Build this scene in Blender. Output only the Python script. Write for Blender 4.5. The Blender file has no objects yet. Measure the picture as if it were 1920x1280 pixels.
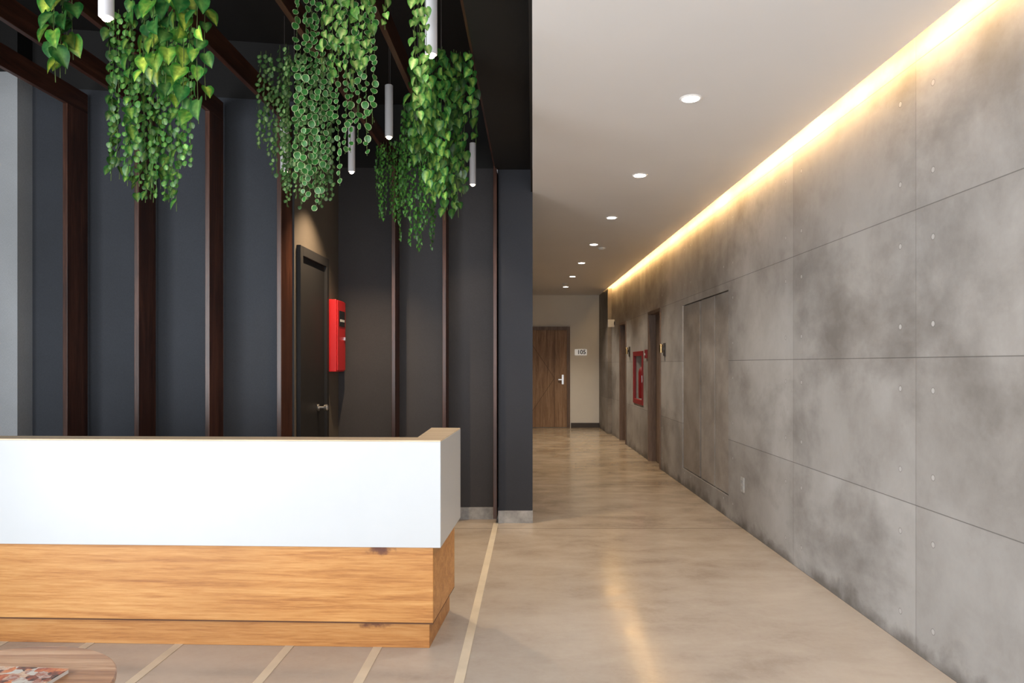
import bpy, bmesh, math, random
import numpy as np
from mathutils import Vector, Matrix
random.seed(7); rng = np.random.default_rng(7)
scene = bpy.context.scene
COL = scene.collection
F = 1333.0; EYE = 1.35
scene.view_settings.view_transform = 'Standard'

# ------------------------------------------------------------ helpers
def link(o, parent=None):
    COL.objects.link(o)
    if parent: o.parent = parent
    return o
def tag(o, label=None, category=None, kind=None, group=None):
    if label: o["label"] = label
    if category: o["category"] = category
    if kind: o["kind"] = kind
    if group: o["group"] = group
    return o
def empty(name, loc=(0,0,0), **k):
    o = bpy.data.objects.new(name, None); o.location = loc; o.empty_display_size = .05
    link(o); return tag(o, **k)
def from_bm(name, bm, mat, parent=None, smooth=False, bevel=0, **k):
    bmesh.ops.recalc_face_normals(bm, faces=bm.faces)
    me = bpy.data.meshes.new(name); bm.to_mesh(me); bm.free()
    if smooth:
        for p in me.polygons: p.use_smooth = True
    if mat: me.materials.append(mat)
    o = bpy.data.objects.new(name, me); link(o)
    if parent:
        o.parent = parent; o.matrix_parent_inverse = Matrix.Translation(-Vector(parent.location))
    if bevel:
        m = o.modifiers.new("bevel", 'BEVEL'); m.width = bevel; m.segments = 2; m.limit_method = 'ANGLE'
    return tag(o, **k)
def add_box(bm, x0,x1,y0,y1,z0,z1):
    vs = [bm.verts.new(p) for p in [(x0,y0,z0),(x1,y0,z0),(x1,y1,z0),(x0,y1,z0),(x0,y0,z1),(x1,y0,z1),(x1,y1,z1),(x0,y1,z1)]]
    for f in [(0,3,2,1),(4,5,6,7),(0,1,5,4),(1,2,6,5),(2,3,7,6),(3,0,4,7)]:
        bm.faces.new([vs[i] for i in f])
def box(name, x0,x1,y0,y1,z0,z1, mat, parent=None, **k):
    bm = bmesh.new(); add_box(bm, x0,x1,y0,y1,z0,z1)
    return from_bm(name, bm, mat, parent, **k)
def boxes(name, lst, mat, parent=None, **k):
    bm = bmesh.new()
    for b in lst: add_box(bm, *b)
    return from_bm(name, bm, mat, parent, **k)
def add_prism(bm, poly, z0, z1):
    a = [bm.verts.new((x,y,z0)) for x,y in poly]; b = [bm.verts.new((x,y,z1)) for x,y in poly]
    bm.faces.new(a[::-1]); bm.faces.new(b)
    n = len(poly)
    for i in range(n): bm.faces.new([a[i], a[(i+1)%n], b[(i+1)%n], b[i]])
def prism(name, poly, z0, z1, mat, parent=None, **k):
    bm = bmesh.new(); add_prism(bm, poly, z0, z1)
    return from_bm(name, bm, mat, parent, **k)
def lathe(name, prof, loc, mat, parent=None, seg=32, axis='Z', **k):
    bm = bmesh.new(); rings = []
    for r,z in prof:
        ring = []
        for i in range(seg):
            a = 2*math.pi*i/seg
            c = (r*math.cos(a), r*math.sin(a), z)
            if axis == 'X': c = (z, r*math.cos(a), r*math.sin(a))
            if axis == 'Y': c = (r*math.cos(a), z, r*math.sin(a))
            ring.append(bm.verts.new((c[0]+loc[0], c[1]+loc[1], c[2]+loc[2])))
        rings.append(ring)
    for a,b in zip(rings, rings[1:]):
        for i in range(seg): bm.faces.new([a[i], a[(i+1)%seg], b[(i+1)%seg], b[i]])
    bm.faces.new(rings[0][::-1]); bm.faces.new(rings[-1])
    o = from_bm(name, bm, mat, parent, **k)
    for p in o.data.polygons: p.use_smooth = len(p.vertices) == 4
    m = o.modifiers.new("edge", 'EDGE_SPLIT'); m.split_angle = math.radians(35)
    return o

# ------------------------------------------------------------ materials
class N:
    def __init__(s, name):
        s.m = bpy.data.materials.new(name); s.m.use_nodes = True
        s.t = s.m.node_tree; s.b = s.t.nodes["Principled BSDF"]
    def n(s, typ, **k):
        nd = s.t.nodes.new(typ)
        for a,v in k.items():
            if a == 'inp':
                for i,x in v.items():
                    if isinstance(x, bpy.types.NodeSocket): s.t.links.new(x, nd.inputs[i])
                    else: nd.inputs[i].default_value = x
            else: setattr(nd, a, v)
        return nd
    def math(s, op, a, b=0.0, c=0.0):
        return s.n('ShaderNodeMath', operation=op, inp={0:a,1:b,2:c}).outputs[0]
    def coord(s, kind='Object', scale=(1,1,1)):
        tc = s.n('ShaderNodeTexCoord')
        mp = s.n('ShaderNodeMapping', inp={0:tc.outputs[kind], 3:scale})
        return mp.outputs[0]
    def noise(s, vec, scale, detail=5, rough=.55, dist=0):
        return s.n('ShaderNodeTexNoise', inp={'Vector':vec,'Scale':scale,'Detail':detail,'Roughness':rough,'Distortion':dist}).outputs[0]
    def ramp(s, fac, stops):
        r = s.n('ShaderNodeValToRGB', inp={0:fac}); e = r.color_ramp.elements
        while len(e) < len(stops): e.new(.5)
        for i,(p,c) in enumerate(stops):
            e[i].position = p; e[i].color = tuple(c)+(1,) if len(c)==3 else c
        return r.outputs[0]
    def mix(s, fac, a, b, mode='MIX'):
        nd = s.n('ShaderNodeMix', data_type='RGBA', blend_type=mode, inp={0:fac})
        for i,x in ((6,a),(7,b)):
            if isinstance(x, bpy.types.NodeSocket): s.t.links.new(x, nd.inputs[i])
            else: nd.inputs[i].default_value = tuple(x)+(1,)
        return nd.outputs[2]
    def set(s, **k):
        for a,v in k.items():
            a = a.replace('_',' ')
            if isinstance(v, bpy.types.NodeSocket): s.t.links.new(v, s.b.inputs[a])
            else: s.b.inputs[a].default_value = (tuple(v)+(1,)) if isinstance(v,tuple) and len(v)==3 else v
    def bump(s, h, strength=.2, dist=.01):
        b = s.n('ShaderNodeBump', inp={'Height':h,'Strength':strength,'Distance':dist})
        s.t.links.new(b.outputs[0], s.b.inputs['Normal'])
def plain(name, col, rough=.5, metal=0, var=.08, scale=8, emit=None, es=0):
    m = N(name); v = m.coord()
    f = m.noise(v, scale, 4)
    c = m.ramp(f, [(.3, tuple(x*(1-var) for x in col)), (.7, tuple(min(1,x*(1+var)) for x in col))])
    m.set(Base_Color=c, Roughness=rough, Metallic=metal)
    if emit: m.set(Emission_Color=emit, Emission_Strength=es)
    return m.m
def wood(name, dark, mid, light, axis='X', scale=1.0, rough=.4, knots=False, dist=1.0, along=.6, fw=.4):
    m = N(name)
    sc = {'X':(along,9,9),'Y':(9,along,9),'Z':(9,9,along)}[axis]; sc = tuple(a*scale for a in sc)
    v = m.coord(scale=sc)
    f1 = m.noise(v, 1.6, 8, .6, dist)
    v2 = m.coord(scale=tuple(a*5 for a in sc))
    f2 = m.noise(v2, 2.2, 6, .7, .3)
    f3 = m.noise(m.coord(), 1.1, 3)
    f = m.math('ADD', m.math('MULTIPLY', f1, 1-fw), m.math('MULTIPLY', f2, fw))
    c = m.ramp(f, [(.37, dark), (.49, mid), (.62, light)])
    c = m.mix(m.math('MULTIPLY', m.ramp(f3, [(.4,(0,0,0)),(.65,(1,1,1))]), .3), c, tuple(x*.75 for x in mid))
    if knots:
        tc = m.n('ShaderNodeTexCoord').outputs['Object']
        for (kx,kz) in knots:
            s = m.n('ShaderNodeSeparateXYZ', inp={0:tc})
            wob = m.math('MULTIPLY', m.math('SUBTRACT', m.noise(tc, 22, 3), .5), .06)
            dx = m.math('MULTIPLY', m.math('SUBTRACT', s.outputs[0], kx), .33)
            dz = m.math('SUBTRACT', s.outputs[2], kz)
            d = m.math('SQRT', m.math('ADD', m.math('MULTIPLY',dx,dx), m.math('MULTIPLY',dz,dz)))
            d = m.math('ADD', d, wob)
            k = m.ramp(d, [(0,(1,1,1)),(.010,(.85,.85,.85)),(.026,(0,0,0))])
            c = m.mix(k, c, (.12,.035,.014))
    m.set(Base_Color=c, Roughness=rough)
    m.bump(f2, .12, .004)
    return m.m

def concrete_wall(name, tint=(1,1,1), joints=True):
    m = N(name); tc = m.n('ShaderNodeTexCoord').outputs['Object']
    s = m.n('ShaderNodeSeparateXYZ', inp={0:tc}); y = s.outputs[1]; z = s.outputs[2]
    big = m.noise(tc, .8, 4, .5, .3)
    med = m.noise(tc, 3.0, 8, .60, .3)
    fine = m.noise(tc, 30, 6, .75)
    f = m.math('ADD', m.math('MULTIPLY', big, .54), m.math('ADD', m.math('MULTIPLY', med, .37), m.math('MULTIPLY', fine, .09)))
    g = [(.36,(.25,.236,.222)),(.46,(.345,.332,.32)),(.54,(.405,.396,.387)),(.66,(.47,.464,.458))]
    c = m.ramp(f, [(p, tuple(x*t for x,t in zip(q,tint))) for p,q in g])
    st = m.noise(m.coord(scale=(1,.8,1.15)), .95, 7, .62, .2)
    c = m.mix(m.math('MULTIPLY', m.ramp(st, [(.50,(0,0,0)),(.66,(1,1,1))]), .68), c, tuple(x*t for x,t in zip((.168,.154,.142),tint)))
    # a little warmer and browner further down the corridor
    wr = m.n('ShaderNodeMapRange', inp={0:y,1:4.5,2:9.0}).outputs[0]
    c = m.mix(wr, c, m.mix(1.0, c, (.95,.89,.82), 'MULTIPLY'))
    if joints:
        py = m.math('FLOOR', m.math('DIVIDE', m.math('SUBTRACT', y, .40), 1.46))
        pz = m.math('FLOOR', m.math('DIVIDE', z, .69))
        cmb = m.n('ShaderNodeCombineXYZ', inp={0:py,1:pz,2:3.0}).outputs[0]
        wn = m.n('ShaderNodeTexWhiteNoise', inp={'Vector':cmb}).outputs[0]
        c = m.mix(1.0, c, m.ramp(wn, [(0,(.79,.775,.76)),(1,(1.06,1.06,1.06))]), 'MULTIPLY')
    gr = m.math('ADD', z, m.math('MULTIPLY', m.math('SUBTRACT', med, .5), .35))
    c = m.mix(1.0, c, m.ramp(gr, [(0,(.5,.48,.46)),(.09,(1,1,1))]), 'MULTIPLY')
    h = m.math('ADD', m.math('MULTIPLY', med, .25), m.math('MULTIPLY', fine, .12))
    if joints:
        def dist(val, off, per):
            w = m.math('DIVIDE', m.math('SUBTRACT', val, off), per)
            return m.math('MULTIPLY', m.math('ABSOLUTE', m.math('SUBTRACT', m.math('FRACT', m.math('ADD', w, .5)), .5)), per)
        dy = dist(y, .40, 1.46); dz = dist(z, 0.0, .69)
        jy = m.math('LESS_THAN', dy, .0030); jz = m.math('LESS_THAN', dz, .0023)
        j = m.math('MAXIMUM', jy, jz)
        hy = m.math('SUBTRACT', dy, .135); hz = m.math('SUBTRACT', dz, .15)
        hd = m.math('SQRT', m.math('ADD', m.math('MULTIPLY',hy,hy), m.math('MULTIPLY',hz,hz)))
        hole = m.math('LESS_THAN', hd, .012)
        ring = m.math('LESS_THAN', hd, .0155)
        c = m.mix(m.math('MULTIPLY', jz, .68), c, (.08,.075,.07))
        c = m.mix(m.math('MULTIPLY', jy, .45), c, (.15,.14,.13))
        c = m.mix(m.math('MULTIPLY', ring, .55), c, (.14,.13,.12))
        c = m.mix(m.math('MULTIPLY', hole, .85), c, (.50,.49,.48))
        h = m.math('SUBTRACT', h, m.math('MULTIPLY', m.math('MAXIMUM', j, ring), .6))
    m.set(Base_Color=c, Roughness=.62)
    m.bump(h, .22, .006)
    return m.m

def floor_mat():
    m = N("polished_concrete_floor"); tc = m.n('ShaderNodeTexCoord').outputs['Object']
    s = m.n('ShaderNodeSeparateXYZ', inp={0:tc}); y = s.outputs[1]
    big = m.noise(tc, .8, 4, .5, .3)
    med = m.noise(m.coord(scale=(1.0,1.8,1)), 2.3, 7, .60, .3)
    fine = m.noise(tc, 30, 5, .68, .2)
    f = m.math('ADD', m.math('MULTIPLY', big, .45), m.math('ADD', m.math('MULTIPLY', med, .42), m.math('MULTIPLY', fine, .13)))
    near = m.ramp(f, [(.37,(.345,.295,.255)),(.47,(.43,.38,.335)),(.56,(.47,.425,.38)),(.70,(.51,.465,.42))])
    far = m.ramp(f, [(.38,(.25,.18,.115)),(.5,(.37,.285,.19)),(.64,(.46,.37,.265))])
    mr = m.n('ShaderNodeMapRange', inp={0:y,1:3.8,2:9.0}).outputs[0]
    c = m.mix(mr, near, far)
    for yy in (7.96, 5.84, 11.0):
        d = m.math('ABSOLUTE', m.math('SUBTRACT', y, yy))
        c = m.mix(m.math('MULTIPLY', m.math('LESS_THAN', d, .006), .6), c, (.09,.06,.04))
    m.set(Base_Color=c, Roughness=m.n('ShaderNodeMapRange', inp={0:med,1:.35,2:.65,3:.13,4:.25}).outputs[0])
    m.bump(fine, .025, .004)
    return m.m

def fabric(name, col, line=.25):
    m = N(name)
    f = m.noise(m.coord(scale=(40,40,300)), 3, 3); g = m.noise(m.coord(scale=(300,300,30)), 3, 3)
    h = m.noise(m.coord(), 1.5, 4)
    w = m.math('ADD', m.math('MULTIPLY', f, .5), m.math('MULTIPLY', g, .5))
    c = m.ramp(w, [(.35, tuple(x*(1-line) for x in col)), (.65, tuple(x*(1+line) for x in col))])
    c = m.mix(1, c, m.ramp(h, [(.3,(.88,.88,.88)),(.7,(1.1,1.1,1.1))]), 'MULTIPLY')
    m.set(Base_Color=c, Roughness=.75); m.bump(w, .15, .003)
    return m.m

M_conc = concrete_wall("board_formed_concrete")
M_conc_dark = concrete_wall("darker_concrete", (.8,.78,.76))  # same concrete with a darker tint, for the wall return
M_conc_door = concrete_wall("concrete_door_facing", (1.0,.94,.88), False)
M_conc_door2 = concrete_wall("concrete_door_facing_dark", (.82,.75,.68), False)
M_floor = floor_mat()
M_ceil = plain("ceiling_paint", (.81,.80,.795), .8, var=.015, scale=1.5)
M_black = plain("black_paint", (.004,.0035,.0035), .7)
M_navy = fabric("navy_wallcovering", (.036,.042,.054))
M_nib = fabric("dark_navy_wallcovering", (.028,.031,.041))
M_char = fabric("charcoal_wallcovering", (.042,.040,.044))
M_taupe = fabric("taupe_wallcovering", (.10,.084,.068), .15)
M_grey = fabric("grey_wallcovering", (.40,.425,.45), .22)
M_end = plain("beige_wall_paint", (.84,.81,.74), .8, var=.03, scale=2)
M_base = plain("concrete_skirting", (.36,.36,.36), .6, var=.3, scale=14)
M_basedark = plain("dark_skirting", (.06,.05,.045), .5)
M_ink = plain("sign_ink", (.01,.01,.01), .6)
M_seam_shade = plain("painted_seam_shade", (.10,.04,.016), .8)  # dark brown that paints the shade of the desk seam
M_groove = plain("door_groove", (.11,.06,.032), .6)
M_rib = wood("stained_rib_wood", (.020,.007,.004), (.055,.019,.010), (.115,.045,.026), 'Z', 1.0, .33)
M_beam = wood("stained_beam_wood", (.020,.007,.004), (.050,.017,.010), (.10,.04,.022), 'Y', 1.0, .42)
M_deskw = wood("honey_desk_wood", (.31,.112,.025), (.51,.23,.064), (.65,.345,.12), 'X', 1.2, .4,
               knots=[(-.62,.475)], dist=.9, along=.3, fw=.46)
M_plinth = wood("honey_plinth_wood", (.26,.09,.02), (.45,.195,.052), (.57,.29,.098), 'X', 1.25, .4,
               knots=[(-.66,.11)], dist=.9, along=.3, fw=.46)
M_white = plain("white_laminate", (.53,.555,.578), .32, var=.01)
M_cap = wood("desk_cap_wood", (.62,.47,.31), (.72,.57,.40), (.80,.66,.49), 'X', 1, .8)
M_doorw = wood("brown_door_wood", (.17,.09,.045), (.31,.18,.095), (.44,.28,.165), 'Z', 1.2, .5)
M_doors = wood("side_door_wood", (.10,.062,.04), (.18,.118,.08), (.26,.18,.13), 'Z', 1.2, .5)
M_frame = wood("door_frame_wood", (.10,.062,.042), (.17,.11,.078), (.24,.165,.12), 'Z', 1.2, .45)
M_tab = wood("walnut_table_wood", (.19,.07,.028), (.48,.245,.12), (.74,.48,.29), 'X', 2.2, .35, dist=.3, along=.3)
M_tan = plain("tan_floor_inlay", (.63,.56,.45), .45, var=.08)
M_steel = plain("brushed_steel", (.7,.7,.7), .3, 1)
M_brass = plain("aged_brass", (.6,.42,.2), .35, 1)
M_red = plain("red_enamel", (.56,.018,.022), .35, var=.04)
M_redd = plain("dark_red_enamel", (.25,.012,.014), .45)
M_glassb = plain("black_glass", (.01,.01,.012), .08)
M_lampb = plain("silver_lamp_paint", (.64,.64,.67), .45, 0, var=.02)
M_blackdoor = plain("black_door_lacquer", (.007,.007,.009), .65)
M_plas = plain("white_plastic", (.72,.72,.70), .4)
M_outlet = plain("grey_plastic", (.42,.42,.41), .4)
M_warm = plain("warm_led", (1,.85,.6), .5, emit=(1.0,.61,.24,1), es=92)
M_bulb = plain("lamp_glow", (1,.9,.75), .5, emit=(1.0,.76,.46,1), es=45)
M_disc = plain("downlight_glow", (1,.95,.9), .5, emit=(1.0,.94,.86,1), es=14)

# ------------------------------------------------------------ structure
T = math.tan(math.radians(1.5))
def lx(x_at, y_at, y): return x_at + (y-y_at)*T      # lobby axis is turned 1.5 degrees
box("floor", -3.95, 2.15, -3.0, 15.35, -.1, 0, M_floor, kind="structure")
XW = 1.875; CE = 2.81
ys = [-3.0, 6.23, 7.94, 9.09, 9.92, 10.39, 11.10, 11.9, 12.62, 15.1]
zs = [0, .19, .805, 1.48, 2.0, 2.07, 3.2]
def hole(y,z):
    if 6.23<y<7.94 and .19<z<2.0: return True
    if 9.09<y<9.92 and z<2.07: return True
    if 10.39<y<11.10 and .805<z<1.48: return True
    if 11.9<y<12.62 and z<2.07: return True
bm = bmesh.new(); vm = {}
def V(y,z):
    if (y,z) not in vm: vm[(y,z)] = bm.verts.new((XW,y,z))
    return vm[(y,z)]
for a,b in zip(ys,ys[1:]):
    for c,d in zip(zs,zs[1:]):
        if hole((a+b)/2,(c+d)/2): continue
        bm.faces.new([V(a,c),V(a,d),V(b,d),V(b,c)])
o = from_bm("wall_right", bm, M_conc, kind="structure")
if o.data.polygons[0].normal.x > 0: o.data.flip_normals()
sm = o.modifiers.new("thick", 'SOLIDIFY'); sm.thickness = .25; sm.offset = -1
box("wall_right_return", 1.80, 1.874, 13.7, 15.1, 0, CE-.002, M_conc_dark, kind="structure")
box("wall_far", .0, 2.12, 15.1, 15.3, 0, CE+.4, M_end, kind="structure")
box("baseboard_far", 1.20, 1.80, 15.075, 15.1, 0, .10, M_basedark, kind="structure")
box("wall_right_backing", 2.13, 2.2, 6.0, 13.0, 0, 2.3, M_black, kind="structure")
poly = [(lx(.155,6.04,-3.0),-3.0),(1.795,-3.0),(1.795,14.4),(1.875,14.4),(1.875,15.1),(.155,15.1),(.155,6.04)]
prism("ceiling", poly, CE, CE+.012, M_ceil, kind="structure")
prism("ceiling_void_lid", [(1.3,-3),(2.12,-3),(2.12,15.1),(1.3,15.1)], 2.93, 2.96, M_ceil, kind="structure")
prism("trim_1", [(lx(.14,6.04,-3),-3),(lx(.154,6.04,-3),-3),(.154,6.04),(.14,6.04)], CE, 3.0, M_black, kind="structure")
prism("trim_2", [(lx(-.16,6.04,-3),-3),(lx(.154,6.04,-3),-3),(.154,6.04),(-.16,6.04)], 3.0, 3.62, M_black, kind="structure")
box("ceiling_lobby", -3.95, .2, -3, 6.6, 3.6, 3.7, M_black, kind="structure")
box("wall_left", -.135, .155, 6.04, 15.1, 0, 3.0, M_nib, kind="structure")
box("baseboard_nib", -.137, .157, 6.032, 6.20, 0, .105, M_base, kind="structure")
WB = [(-1.70,6.16),(-.13,6.19),(-.13,6.39),(-1.70,6.36)]
prism("wall_back", WB, 0, 3.05, M_char, kind="structure")
prism("wall_back_upper", WB, 3.05, 3.6, M_black, kind="structure")
prism("baseboard_back", [(-1.50,6.15),(-.136,6.18),(-.136,6.20),(-1.50,6.17)], 0, .105, M_base, kind="structure")
ya = 4.78; yb = 5.02
side = lambda y: -1.555 + (y-5.02)*T
wf = [(-3.9,ya-.15),(side(5.02),yb),(side(5.02),yb+.15),(-3.9,ya+.15)]
prism("wall_fins", wf, 0, 3.20, M_navy, kind="structure")
prism("wall_fins_upper", wf, 3.20, 3.6, M_black, kind="structure")
ws = [(side(5.0)-.15,5.0),(side(5.03),5.03),(side(6.17),6.17),(side(6.17)-.15,6.17)]
prism("wall_door_side", ws, 0, 3.05, M_taupe, kind="structure")
prism("wall_door_side_upper", ws, 3.05, 3.6, M_black, kind="structure")
box("wall_grey", -3.95, -3.215, 4.60, 4.9, 0, 3.24, M_grey, kind="structure")
box("wall_grey_upper", -3.95, -3.215, 4.60, 4.9, 3.24, 3.6, M_black, kind="structure")
box("wall_outer_left", -4.05, -3.95, 1.4, 4.9, 0, 3.7, M_grey, kind="structure")

# ------------------------------------------------------------ ribs (wall fin + overhead beam)
ribs = [(-2.89,4.55,.21),(-2.47,4.62,.21),(-2.04,4.69,.21),(-1.60,4.79,.22),(-1.03,5.97,.19),(-.605,5.98,.19),(-.178,5.99,.19)]
for i,(x,y,d) in enumerate(ribs):
    w = .030; r = empty("wooden_rib", (x,y,0), label="dark red-brown stained timber rib running up the wall and overhead", category="wooden rib", group="timber ribs of the lobby")
    z0 = .045 if i == 6 else 0.0
    bm = bmesh.new()
    add_prism(bm, [(x,y),(x+w,y),(x+w+d*T,y+d),(x+d*T,y+d)], z0, 3.02)
    from_bm("upright", bm, M_rib, r, bevel=.002)
    bm = bmesh.new()
    add_prism(bm, [(lx(x,y,-1.2),-1.2),(lx(x,y,-1.2)+w,-1.2),(lx(x,y,y+d)+w,y+d),(lx(x,y,y+d),y+d)], 3.02, 3.15)
    from_bm("overhead_beam", bm, M_beam, r, bevel=.002)
    yf = y if y<5 else 6.04
    xs = lx(x+.0,y,-2.5)
    if i >= 1:
        prism("trim_%d"%(i+3), [(xs,-2.5),(xs+w+.012,-2.5),(lx(x,y,yf)+w+.012,yf),(lx(x,y,yf),yf)], 0, .002, M_tan, kind="structure")

# ------------------------------------------------------------ reception desk
desk = empty("reception_desk", (-1.5,3.6,0), label="long reception desk with white upper fascia and honey wood base", category="reception desk")
prism("fascia", [(-2.95,3.385),(-.341,3.29),(-.2985,3.94),(-.461,3.95),(-.468,3.43),(-2.95,3.525)], .4985, .99, M_white, desk, bevel=.0025, label="glossy white fascia panel")
prism("counter_cap", [(-2.95,3.386),(-.342,3.291),(-.2995,3.939),(-.460,3.949),(-.467,3.431),(-2.95,3.524)], .99, .996, M_cap, desk, label="pale wood cap")
prism("base_panel", [(-2.95,3.435),(-.381,3.34),(-.327,3.89),(-.455,3.90),(-.465,3.45),(-2.95,3.54)], .133, .4985, M_deskw, desk, bevel=.003, label="honey wood panel with knots")
prism("painted_seam_shade", [(-2.95,3.437),(-.383,3.342),(-.329,3.892),(-.455,3.90),(-.465,3.455),(-2.95,3.545)], .1265, .133, M_seam_shade, desk, label="dark strip painted as the shade of the seam above the plinth")  # solid dark strip; the seam's shadow is put in as colour
prism("plinth", [(-2.95,3.475),(-.403,3.38),(-.355,3.90),(-.455,3.90),(-.465,3.47),(-2.95,3.56)], 0, .1265, M_plinth, desk, bevel=.002, label="honey wood plinth")
prism("worktop", [(-2.95,3.53),(-.47,3.44),(-.465,4.0),(-2.95,4.1)], .70,.735, M_cap, desk, bevel=.002)

# ------------------------------------------------------------ side table + magazine
tb = empty("side_table", (-1.47,1.93,0), label="round walnut side table beside the desk", category="table")
lathe("tabletop", [(.325,.425),(.34,.432),(.342,.447),(.338,.45)], (-1.47,1.93,0), M_tab, tb, 96)
for k in range(4):
    a = math.pi/4 + k*math.pi/2
    p0 = Vector((-1.47+.17*math.cos(a),1.93+.17*math.sin(a),.426)); p1 = Vector((-1.47+.26*math.cos(a),1.93+.26*math.sin(a),0))
    bm = bmesh.new(); rr=[]
    for p,r_ in ((p0,.018),(p1,.011)):
        rr.append([bm.verts.new((p.x+r_*math.cos(t*math.pi/6),p.y+r_*math.sin(t*math.pi/6),p.z)) for t in range(12)])
    for t in range(12): bm.faces.new([rr[0][t],rr[0][(t+1)%12],rr[1][(t+1)%12],rr[1][t]])
    bm.faces.new(rr[0]); bm.faces.new(rr[1][::-1])
    from_bm("leg", bm, M_tab, tb, smooth=True)
def mag_mat():
    m = N("magazine_cover"); v = m.coord(scale=(1,1,1))
    vor = m.n('ShaderNodeTexVoronoi', distance='CHEBYCHEV', inp={'Vector':v,'Scale':34}).outputs[1]
    sp = m.n('ShaderNodeSeparateColor', inp={0:vor}).outputs[0]
    nz = m.noise(v, 45, 6, .7)
    f = m.math('ADD', m.math('MULTIPLY', sp, .55), m.math('MULTIPLY', nz, .45))
    c = m.ramp(f, [(.25,(.05,.03,.02)),(.36,(.45,.10,.04)),(.46,(.68,.24,.08)),(.54,(.66,.50,.36)),(.62,(.36,.10,.05)),(.74,(.60,.56,.50))])
    m.set(Base_Color=c, Roughness=.35); return m.m
mg = empty("magazine", (-1.41,1.95,.45), label="glossy magazine with red and orange cover on the side table", category="magazine")
def rotpoly(cx,cy,w,h,a):
    return [(cx+x*math.cos(a)-y*math.sin(a), cy+x*math.sin(a)+y*math.cos(a)) for x,y in ((-w/2,-h/2),(w/2,-h/2),(w/2,h/2),(-w/2,h/2))]
ma = math.radians(-5)
prism("pages", rotpoly(-1.416,1.945,.212,.272,ma), .450, .460, M_plas, mg, label="white page block")
prism("cover", rotpoly(-1.418,1.945,.215,.276,ma), .460, .462, mag_mat(), mg, label="printed red and orange cover")

# ------------------------------------------------------------ doors
YD = 15.1
d1 = box("door_1", .26, 1.115, YD-.03, YD-.002, 0.01, 2.07, M_doorw, kind="structure")
boxes("frame", [(1.115,1.178,YD-.06,YD-.001,0,2.14),(.197,.26,YD-.06,YD-.001,0,2.14),(.26,1.115,YD-.06,YD-.001,2.07,2.14)], M_frame, d1)
bm = bmesh.new()
def groove(bm, p, q, w=.004):
    p=Vector(p); q=Vector(q); n=(q-p).normalized().cross(Vector((0,1,0)))*w
    vs=[bm.verts.new(v) for v in (p-n,p+n,q+n,q-n)]; bm.faces.new(vs)
yg=YD-.0315
groove(bm,(.85,yg,.02),(.85,yg,2.06)); groove(bm,(.28,yg,1.9),(.85,yg,1.05)); groove(bm,(.85,yg,1.05),(.28,yg,.2))
from_bm("groove_lines", bm, M_groove, d1)
boxes("handle", [(1.005,1.045,YD-.045,YD-.03,.92,1.12),(.93,1.035,YD-.085,YD-.07,1.01,1.03),(1.015,1.035,YD-.08,YD-.04,1.01,1.03)], M_steel, d1, label="brushed steel lever handle")
sg = empty("room_sign", (1.41,15.09,1.6), label="small pale plate with room number 105 beside the door", category="sign")
box("plate", 1.285, 1.535, 15.085, 15.1, 1.535, 1.66, plain("sign_plate",(.95,.94,.92),.5,emit=(1,.97,.9,1),es=.25), sg)  # slight glow added to the plate so the number reads; no lamp inside
cu = bpy.data.curves.new("t",'FONT'); cu.body="105"; cu.size=.125; cu.align_x='CENTER'; cu.align_y='CENTER'; cu.extrude=.001; cu.offset=.003
to = bpy.data.objects.new("t",cu); COL.objects.link(to); bpy.context.view_layer.update()
me = bpy.data.meshes.new_from_object(to.evaluated_get(bpy.context.evaluated_depsgraph_get())); bpy.data.objects.remove(to)
me.transform(Matrix.Translation((1.425,15.0835,1.597)) @ Matrix.Rotation(math.pi/2,4,'X'))
me.materials.clear(); me.materials.append(M_ink)
nt = bpy.data.objects.new("number", me); link(nt, sg); nt.matrix_parent_inverse = Matrix.Translation(-Vector(sg.location))
for n,(y0,y1) in enumerate(((9.09,9.92),(11.9,12.62))):
    dd = box("door_%d"%(n+2), 1.965, 2.005, y0+.03, y1-.03, .005, 2.035, M_doors, kind="structure")
    boxes("frame", [(1.86,2.06,y0+.001,y0+.04,0,2.069),(1.86,2.06,y1-.04,y1-.001,0,2.069),(1.86,2.06,y0+.04,y1-.04,2.03,2.069)], M_frame, dd)
    boxes("handle", [(1.955,1.966,y0+.09,y0+.13,.95,1.1),(1.915,1.93,y0+.1,y0+.2,1.01,1.03),(1.92,1.96,y0+.1,y0+.12,1.01,1.03)], M_steel, dd, label="brushed steel lever handle")
for n,(y0,y1) in enumerate(((6.240,6.68),(6.705,7.18),(7.24,7.925))):
    box("door_%d"%(n+4), 1.886, 1.926, y0, y1, .198, 1.992, M_conc_door2 if n==2 else M_conc_door, kind="structure", bevel=.003)
box("trim_20", 1.94, 2.1, 6.231,7.939,.191,1.999, M_black, kind="structure")
sd = lambda y, off: side(y)+off
def sprism(name, y0,y1,o0,o1,z0,z1, mat, par=None, **k):
    return prism(name, [(sd(y0,o0),y0),(sd(y0,o1),y0),(sd(y1,o1),y1),(sd(y1,o0),y1)], z0,z1, mat, par, **k)
d7 = sprism("door_7", 5.12,5.73, .002,.008, 0,2.14, M_blackdoor, kind="structure")
bm = bmesh.new()
for (a,b,z0,z1) in ((5.07,5.13,0,2.2),(5.72,5.78,0,2.2),(5.13,5.72,2.13,2.2)):
    add_prism(bm, [(sd(a,.001),a),(sd(a,.03),a),(sd(b,.03),b),(sd(b,.001),b)], z0,z1)
from_bm("frame", bm, M_blackdoor, d7, bevel=.003)
hx = side(5.6)
lathe("handle", [(.028,0),(.028,.008),(.010,.012),(.010,.045),(.024,.05),(.026,.07),(.018,.078)], (hx+.008,5.55,1.01), M_steel, d7, 20, 'X', label="steel knob")
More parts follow.
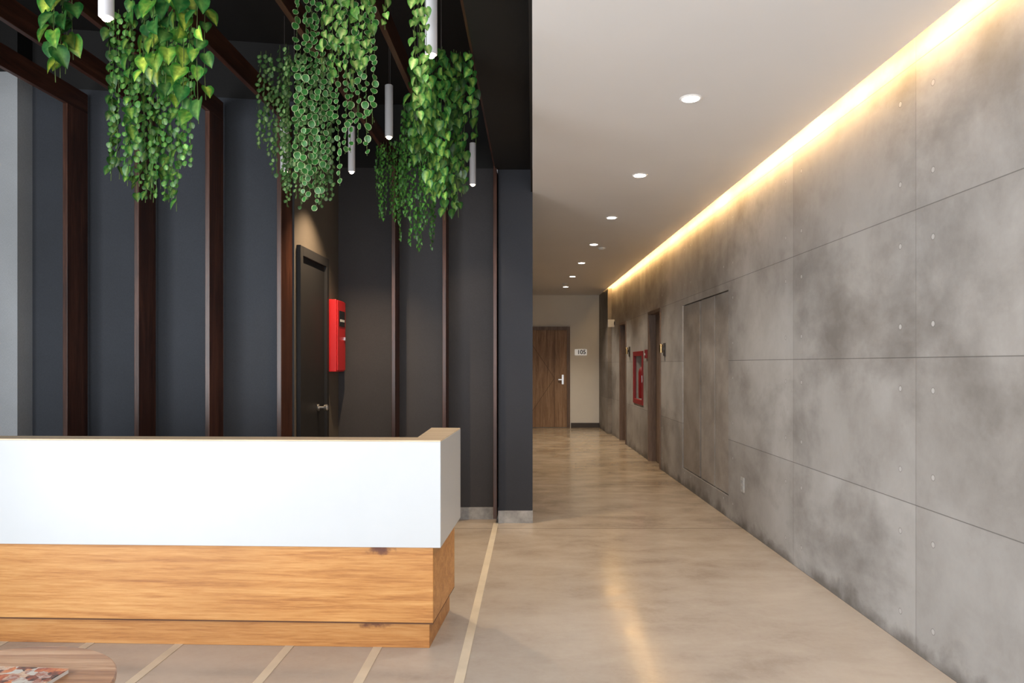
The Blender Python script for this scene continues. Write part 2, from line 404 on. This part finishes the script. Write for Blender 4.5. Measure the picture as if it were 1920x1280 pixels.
fa = empty("fire_alarm_box", (side(5.95),5.95,1.58), label="red wall-mounted fire alarm control box beside the black door", category="fire alarm box")
sprism("housing", 5.82,6.08,.0,.075,1.285,1.88, M_red, fa, bevel=.006)
sprism("panel_door", 5.83,6.07,.076,.086,1.295,1.87, M_red, fa, bevel=.004)
sprism("display_window", 5.87,6.04,.0865,.090,1.66,1.79, M_glassb, fa, bevel=.002)
sprism("lock", 6.03,6.05,.0865,.094,1.55,1.575, M_steel, fa)
sprism("indicator_strip", 5.89,6.02,.0905,.092,1.70,1.72, M_plas, fa)

# ------------------------------------------------------------ things on the concrete wall
ex = empty("fire_hose_cabinet", (XW,10.74,1.14), label="red framed glazed fire extinguisher cabinet on the concrete wall", category="fire cabinet")
boxes("frame", [(1.860,1.90,10.33,10.40,.745,1.54),(1.860,1.90,11.09,11.16,.745,1.54),(1.860,1.90,10.40,11.09,1.47,1.54),(1.860,1.90,10.40,11.09,.745,.815)], M_redd, ex, bevel=.003)
box("back_panel", 2.02,2.04,10.40,11.09,.815,1.47, plain("cabinet_inside",(.5,.46,.44),.4), ex)
lathe("extinguisher", [(.001,-.30),(.06,-.30),(.065,-.28),(.065,.10),(.05,.15),(.02,.18),(.02,.24),(.001,.24)], (1.95,10.80,1.13), M_redd, ex, 20, label="red extinguisher cylinder")
box("handle", 1.853,1.861,10.35,10.37,1.08,1.18, M_steel, ex)
ps = empty("fire_alarm_call_point", (XW,10.05,1.53), label="small red manual fire alarm call point on concrete", category="alarm call point")
box("body", 1.845,1.876,10.00,10.09,1.43,1.55, M_redd, ps, bevel=.004)
box("lever", 1.838,1.846,10.02,10.07,1.47,1.50, M_plas, ps, bevel=.002)
for yy,zz in ((8.85,1.54),(11.55,1.56)):
    s_ = empty("wall_sconce", (XW,yy,zz), label="small black and brass wall fixture beside a corridor door", category="wall fixture", group="corridor wall fixtures")
    box("back_plate", 1.862,1.875,yy-.05,yy+.05,zz-.09,zz+.07, M_basedark, s_, bevel=.003)
    box("arm", 1.835,1.864,yy-.02,yy+.02,zz-.02,zz+.02, M_basedark, s_)
    lathe("brass_shade", [(.022,-.05),(.022,.05),(.018,.055)], (1.825,yy,zz), M_brass, s_, 20, label="brass cylinder shade")
es = empty("exit_sign_box", (XW,13.3,2.1), label="small pale illuminated sign box projecting from the concrete wall", category="sign")
box("housing", 1.75,1.872,13.28,13.33,2.04,2.18, M_plas, es, bevel=.004)
box("bracket", 1.86,1.875,13.25,13.36,2.08,2.14, M_basedark, es)
ol = empty("wall_outlet", (XW,5.85,.36), label="pale grey electrical outlet low on the concrete wall", category="outlet")
box("cover_plate", 1.867,1.875,5.79,5.87,.30,.42, M_outlet, ol, bevel=.002)
box("socket", 1.864,1.868,5.81,5.85,.37,.40, M_base, ol); box("socket", 1.864,1.868,5.81,5.85,.32,.35, M_base, ol)

# ------------------------------------------------------------ lights
box("led_cove_strip", 1.797, 1.806, -2.9, 14.35, CE+.013, CE+.026, M_warm, label="warm LED strip hidden in the ceiling cove", category="led strip")
for k in range(-1,7):
    y = 3.91 + 1.59*k; x = .97
    dl = empty("recessed_downlight", (x,y,CE), label="round white recessed ceiling downlight, lit", category="downlight", group="corridor downlights")
    lathe("trim_ring", [(.058,-.004),(.062,0)], (x,y,CE-.0005), M_ceil, dl, 32)
    lathe("lens", [(.044,-.006),(.044,-.004)], (x,y,CE-.0015), M_disc, dl, 32, label="glowing lens")
    L = bpy.data.lights.new("downlight_beam",'SPOT'); L.energy=62 if k<3 else (100 if k<5 else 140); L.color=(1,.88,.74); L.spot_size=math.radians(115); L.spot_blend=1; L.shadow_soft_size=.05
    lo = bpy.data.objects.new("downlight_beam",L); lo.location=(0,0,-.03); link(lo,dl)
for (x,y) in ((1.10,8.69+.25),(.92,12.9)):
    lathe("smoke_detector", [(.05,0),(.05,-.015),(.03,-.03),(.001,-.03)][::-1], (x,y,CE), M_plas, None, 24, label="small round white smoke detector on the ceiling", category="smoke detector", group="smoke detectors")
pend = [(808,103,3.0,15,70),(729,257,4.6,25,70),(659,322,5.3,170,105),(886,346,5.75,25,80),(199,33,2.57,12,70),(533,322,4.60,25,70)]
for (px,py,y,en,ang) in pend:
    x=(px-964)*y/F; z=EYE+(682-py)*y/F; r=.026; Lh=.335
    p = empty("pendant_lamp", (x,y,z), label="slim silver cylinder pendant spotlight hanging from black ceiling", category="pendant lamp", group="cylinder pendants")
    lathe("lamp_body", [(r*.9,.0),(r,.002),(r,Lh-.002),(r*.9,Lh)], (x,y,z), M_lampb, p, 28)
    lathe("bulb", [(.006,-.014),(r*.5,-.010),(r*.66,-.001)], (x,y,z), M_bulb, p, 20, label="glowing lamp")
    lathe("cable", [(.002,Lh),(.002,3.6-z)], (x,y,z), M_basedark, p, 8)
    L = bpy.data.lights.new("pendant_beam",'SPOT'); L.energy=en; L.color=(1,.72,.44); L.spot_size=math.radians(ang); L.spot_blend=.9; L.shadow_soft_size=.02
    lo = bpy.data.objects.new("pendant_beam",L); lo.location=(0,0,-.03); link(lo,p)

def area(name, loc, rot, sx, sy, e, col):
    L = bpy.data.lights.new(name,'AREA'); L.shape='RECTANGLE'; L.size=sx; L.size_y=sy; L.energy=e; L.color=col
    o = bpy.data.objects.new(name,L); o.location=loc; o.rotation_euler=rot; link(o); return o
# daylight through the glazed entrance front and the side glazing of the lobby
area("entrance_daylight", (-.9,-2.9,1.6), (math.radians(90),0,0), 5.6, 2.9, 200, (.93,.965,1.0))
area("side_daylight", (-3.8,-.8,1.45), (0,math.radians(-90),0), 2.7, 4.2, 370, (.95,.975,1.0))
w = bpy.data.worlds.new("World"); scene.world = w; w.use_nodes = True
w.node_tree.nodes["Background"].inputs[0].default_value = (.92,.96,1,1); w.node_tree.nodes["Background"].inputs[1].default_value = .9

# ------------------------------------------------------------ hanging plants
def leaf_mat():
    m = N("variegated_leaf")
    a = m.n('ShaderNodeVertexColor', layer_name="Col").outputs[0]
    nz = m.noise(m.coord(), 60, 4)
    c = m.mix(1, a, m.ramp(nz, [(.35,(.7,.7,.7)),(.65,(1.2,1.2,1.2))]), 'MULTIPLY')
    m.set(Base_Color=c, Roughness=.42)
    tr = m.n('ShaderNodeBsdfTranslucent', inp={0:c})
    mx = m.n('ShaderNodeMixShader', inp={0:.15})
    m.t.links.new(m.b.outputs[0], mx.inputs[1]); m.t.links.new(tr.outputs[0], mx.inputs[2])
    m.t.links.new(mx.outputs[0], m.t.nodes["Material Output"].inputs[0])
    return m.m
M_leaf = leaf_mat(); M_stem = plain("vine_stem", (.06,.10,.02), .6)
U = np.array([-1,-.75,-.4,-.1,.1,.4,.75,1.0]); NU=len(U)
def template(shape):
    if shape == 'heart': S=[0,.06,.18,.34,.52,.7,.86,1]; W=[.12,.32,.41,.42,.36,.25,.12,.0]
    elif shape == 'round': S=[0,.07,.2,.4,.6,.8,.93,1]; W=[.12,.27,.42,.5,.49,.39,.24,.05]
    else: S=[0,.08,.2,.32,.46,.62,.8,1]; W=[.1,.38,.48,.30,.34,.2,.12,0]
    P=[];Q=[]
    for s,wd in zip(S,W):
        for u in U:
            back = -.10*abs(u)**1.5*(s<.1) if shape!='round' else 0
            P.append((u*wd, s+back, abs(u)*wd*(.3 if shape!='round' else .08) - .22*(s-.3)**2)); Q.append((abs(u), s))
    faces=[]
    for i in range(7):
        for j in range(NU-1):
            a=i*NU+j; faces.append((a,a+1,a+NU+1,a+NU))
    return np.array(P), np.array(Q), np.array(faces)
TPL = {k:template(k) for k in ('heart','round','ivy')}
KIND = {   # shape,size,spacing, edge colour, centre colour, jitter
 'pothos': ('heart',.084,.067,(.03,.18,.022),(.60,.70,.10),.4),
 'darkheart': ('heart',.062,.047,(.014,.11,.02),(.30,.46,.08),.45),
 'lightheart': ('heart',.047,.036,(.07,.24,.035),(.56,.65,.22),.35),
 'variegated': ('round',.033,.031,(.74,.82,.46),(.04,.18,.035),.2),
 'coin': ('round',.029,.028,(.035,.16,.025),(.24,.42,.10),.4),
 'small': ('round',.029,.026,(.035,.15,.03),(.40,.54,.22),.4),
 'ivy': ('ivy',.032,.024,(.025,.13,.02),(.16,.36,.06),.4),
}
def vine(name, label, strands, cx, cy, ztop):
    root = empty(name, (cx,cy,ztop), label=label, category="hanging plant", group="hanging greenery")
    V_=[];F_=[];C_=[];nv=0
    sb = bmesh.new()
    for kind,x,y,zt,zb in strands:
        shape,size,sp,ec,cc,jit = KIND[kind]
        P,Q,FA = TPL[shape]
        x0 = cx+(x-cx)*.92; y0 = cy+(y-cy)*.6
        ph = rng.uniform(0,6.28); amp = rng.uniform(.002,.005)
        L = zt-zb; bright = rng.uniform(.5,1.25)
        def pos(z):
            t=(zt-z)/L; e=min(1,t*2.2); e=e*e*(3-2*e)
            return np.array([x0+(x-x0)*e+amp*math.sin(ph+z*9), y0+(y-y0)*e+amp*math.cos(ph*1.3+z*8), z])
        prev=None
        nseg=max(6,int(L/.07))
        for k in range(nseg+1):
            p=pos(zt-(L-.01)*k/nseg); r_=.0016
            ring=[sb.verts.new((p[0]+r_*math.cos(a),p[1]+r_*math.sin(a),p[2])) for a in (0,2.09,4.19)]
            if prev:
                for q in range(3): sb.faces.new([prev[q],prev[(q+1)%3],ring[(q+1)%3],ring[q]])
            prev=ring
        z=zt-.02; kk=0
        while z>zb+size*.6:
            p=pos(z)
            side_=1 if kk%2 else -1
            phi = -math.pi/2 + side_*rng.uniform(.5,1.35) + (math.pi if rng.random()<.1 else 0)
            tau = rng.uniform(.15,.6)
            o=np.array([math.cos(phi),math.sin(phi),0.]); zz=np.array([0,0,1.])
            nphi = -math.pi/2 + rng.normal(0,.55); no=np.array([math.cos(nphi),math.sin(nphi),0.])
            tn = rng.uniform(-.05,.6)
            Nn=no*math.cos(tn)+zz*math.sin(tn)
            Ld=-zz*math.cos(tau)+o*math.sin(tau)*(.9); Ld=Ld-Nn*np.dot(Ld,Nn); Ld/=np.linalg.norm(Ld)
            Wd=np.cross(Ld,Nn)
            s=size*rng.uniform(.65,1.12)
            if z<zb+.1: s*=.8
            base=p+o*size*.08
            pts=base+s*(P[:,0:1]*Wd+P[:,1:2]*Ld+P[:,2:3]*Nn)
            j=(1+rng.uniform(-jit,jit))*bright
            m_=np.clip(1-Q[:,0]*1.25,0,1)*rng.uniform(.2,1.0)
            m_=np.clip(m_+rng.uniform(-.15,.15,len(m_)),0,1)[:,None]
            if kind=='variegated':
                m_=((Q[:,0]<.8)&(Q[:,1]>.05)&(Q[:,1]<.95)).astype(float)[:,None]; j=.7+.3*j
            c=(np.array(ec)*(1-m_)+np.array(cc)*m_)*j
            if kind=='pothos' and rng.random()<.4: c=c*np.array([.30,.5,.8])
            V_.append(pts);F_.append(FA+nv);C_.append(c);nv+=len(pts)
            z-=sp*rng.uniform(.8,1.2); kk+=1
    from_bm("stem", sb, M_stem, root, label="thin green trailing stems")
    V_=np.concatenate(V_);F_=np.concatenate(F_);C_=np.clip(np.concatenate(C_),0,1)
    me=bpy.data.meshes.new("foliage"); me.from_pydata(V_.tolist(),[],F_.tolist()); me.update()
    ca=me.color_attributes.new("Col",'FLOAT_COLOR','POINT')
    ca.data.foreach_set("color", np.concatenate([C_,np.ones((len(C_),1))],1).astype(np.float32).ravel())
    for p in me.polygons: p.use_smooth=True
    me.materials.append(M_leaf)
    fo=bpy.data.objects.new("foliage",me); link(fo,root); fo.matrix_parent_inverse=Matrix.Translation(-Vector(root.location))
    box("hanging_wire", cx-.0015,cx+.0015,cy-.0015,cy+.0015,ztop-.05,3.601, M_basedark, root)
def S(kind, depth, prof, n, top=None, dj=.12, bj=20):
    """prof = [(x, lowest point)...] measured on the plane at the given depth, converted to metres"""
    xs=[p[0] for p in prof]; bs=[p[1] for p in prof]; out=[]
    for i in range(n):
        px=xs[0]+(xs[-1]-xs[0])*(i+.5)/n + rng.uniform(-2,2)
        pb=np.interp(px,xs,bs)+rng.uniform(-bj*2.8,bj*.5)
        y=depth+rng.uniform(-dj,dj)
        zt = (top if top else 3.06)+rng.uniform(-.03,.03)
        out.append((kind,(px-964)*y/F,y,zt,EYE+(682-pb)*y/F))
    return out
def grp(name,label,sts,ztop=3.08):
    vine(name,label,sts,float(np.mean([s[1] for s in sts])),float(np.mean([s[2] for s in sts])),ztop)
grp("hanging_pothos","trailing bright green pothos with large heart leaves hung from timber rib",
    S('pothos',3.0,[(88,115),(105,165),(122,155),(140,110)],5,dj=.05,bj=6))
grp("hanging_string_plant","long dark green trailing plant with round coin leaves and heart leaves",
    S('coin',3.3,[(202,310),(240,385),(290,395),(330,370),(364,350)],13)+S('darkheart',3.45,[(200,330),(235,395),(280,410),(330,395),(356,325)],10))
grp("hanging_pothos","lush yellow-green variegated pothos spilling from timber rib",
    S('pothos',2.85,[(262,165),(300,205),(345,240),(370,245),(394,205)],9,dj=.08,bj=12))
grp("hanging_small_leaf_vine","slender trailing vine with small silvery green leaves",
    S('small',3.9,[(480,270),(500,335),(530,370),(545,405),(580,405),(626,405)],17,dj=.08)+S('small',3.85,[(529,365),(540,375)],2,dj=.03,bj=5))
grp("hanging_variegated_vine","dense trailing vine of round leaves edged in cream",
    S('variegated',3.3,[(548,345),(575,400),(600,385),(625,375),(645,345),(665,330),(690,305),(706,230)],12, dj=.10))
grp("hanging_lime_vine","pale lime trailing vine with small heart leaves",
    S('lightheart',3.0,[(598,150),(640,180),(675,195),(700,130)],7,dj=.05)+S('lightheart',3.0,[(718,95),(730,120)],1))
grp("hanging_ivy","fine dark ivy strands hanging beside a pendant lamp",
    S('ivy',5.0,[(702,390),(722,440),(742,475),(760,440)],9, top=2.93,dj=.08))
grp("hanging_ivy","fine ivy strands hanging low in front of the dark wall",
    S('ivy',4.3,[(748,400),(762,430),(775,475),(800,475),(818,450)],11, top=2.93,dj=.08))
grp("hanging_heart_vine","glossy green heart-leaf vine trailing from timber rib",
    S('darkheart',3.8,[(766,270),(785,340),(800,370),(815,410),(840,435),(860,415),(874,370)],17, top=3.0)+S('darkheart',3.8,[(880,240),(892,280)],2,top=3.0,bj=8))
grp("hanging_lime_vine","two slim pale green strands trailing in front of a pendant lamp",
    S('lightheart',2.9,[(772,240),(790,215),(802,190)],3,dj=.02))

# ------------------------------------------------------------ camera
cam = bpy.data.cameras.new("Camera"); co = bpy.data.objects.new("Camera", cam); link(co)
co.location=(0,0,EYE); co.rotation_euler=(math.radians(90),0,0)
cam.lens=25; cam.sensor_width=36; cam.shift_x=-.0023; cam.shift_y=.0219; cam.clip_start=.05
scene.camera = co
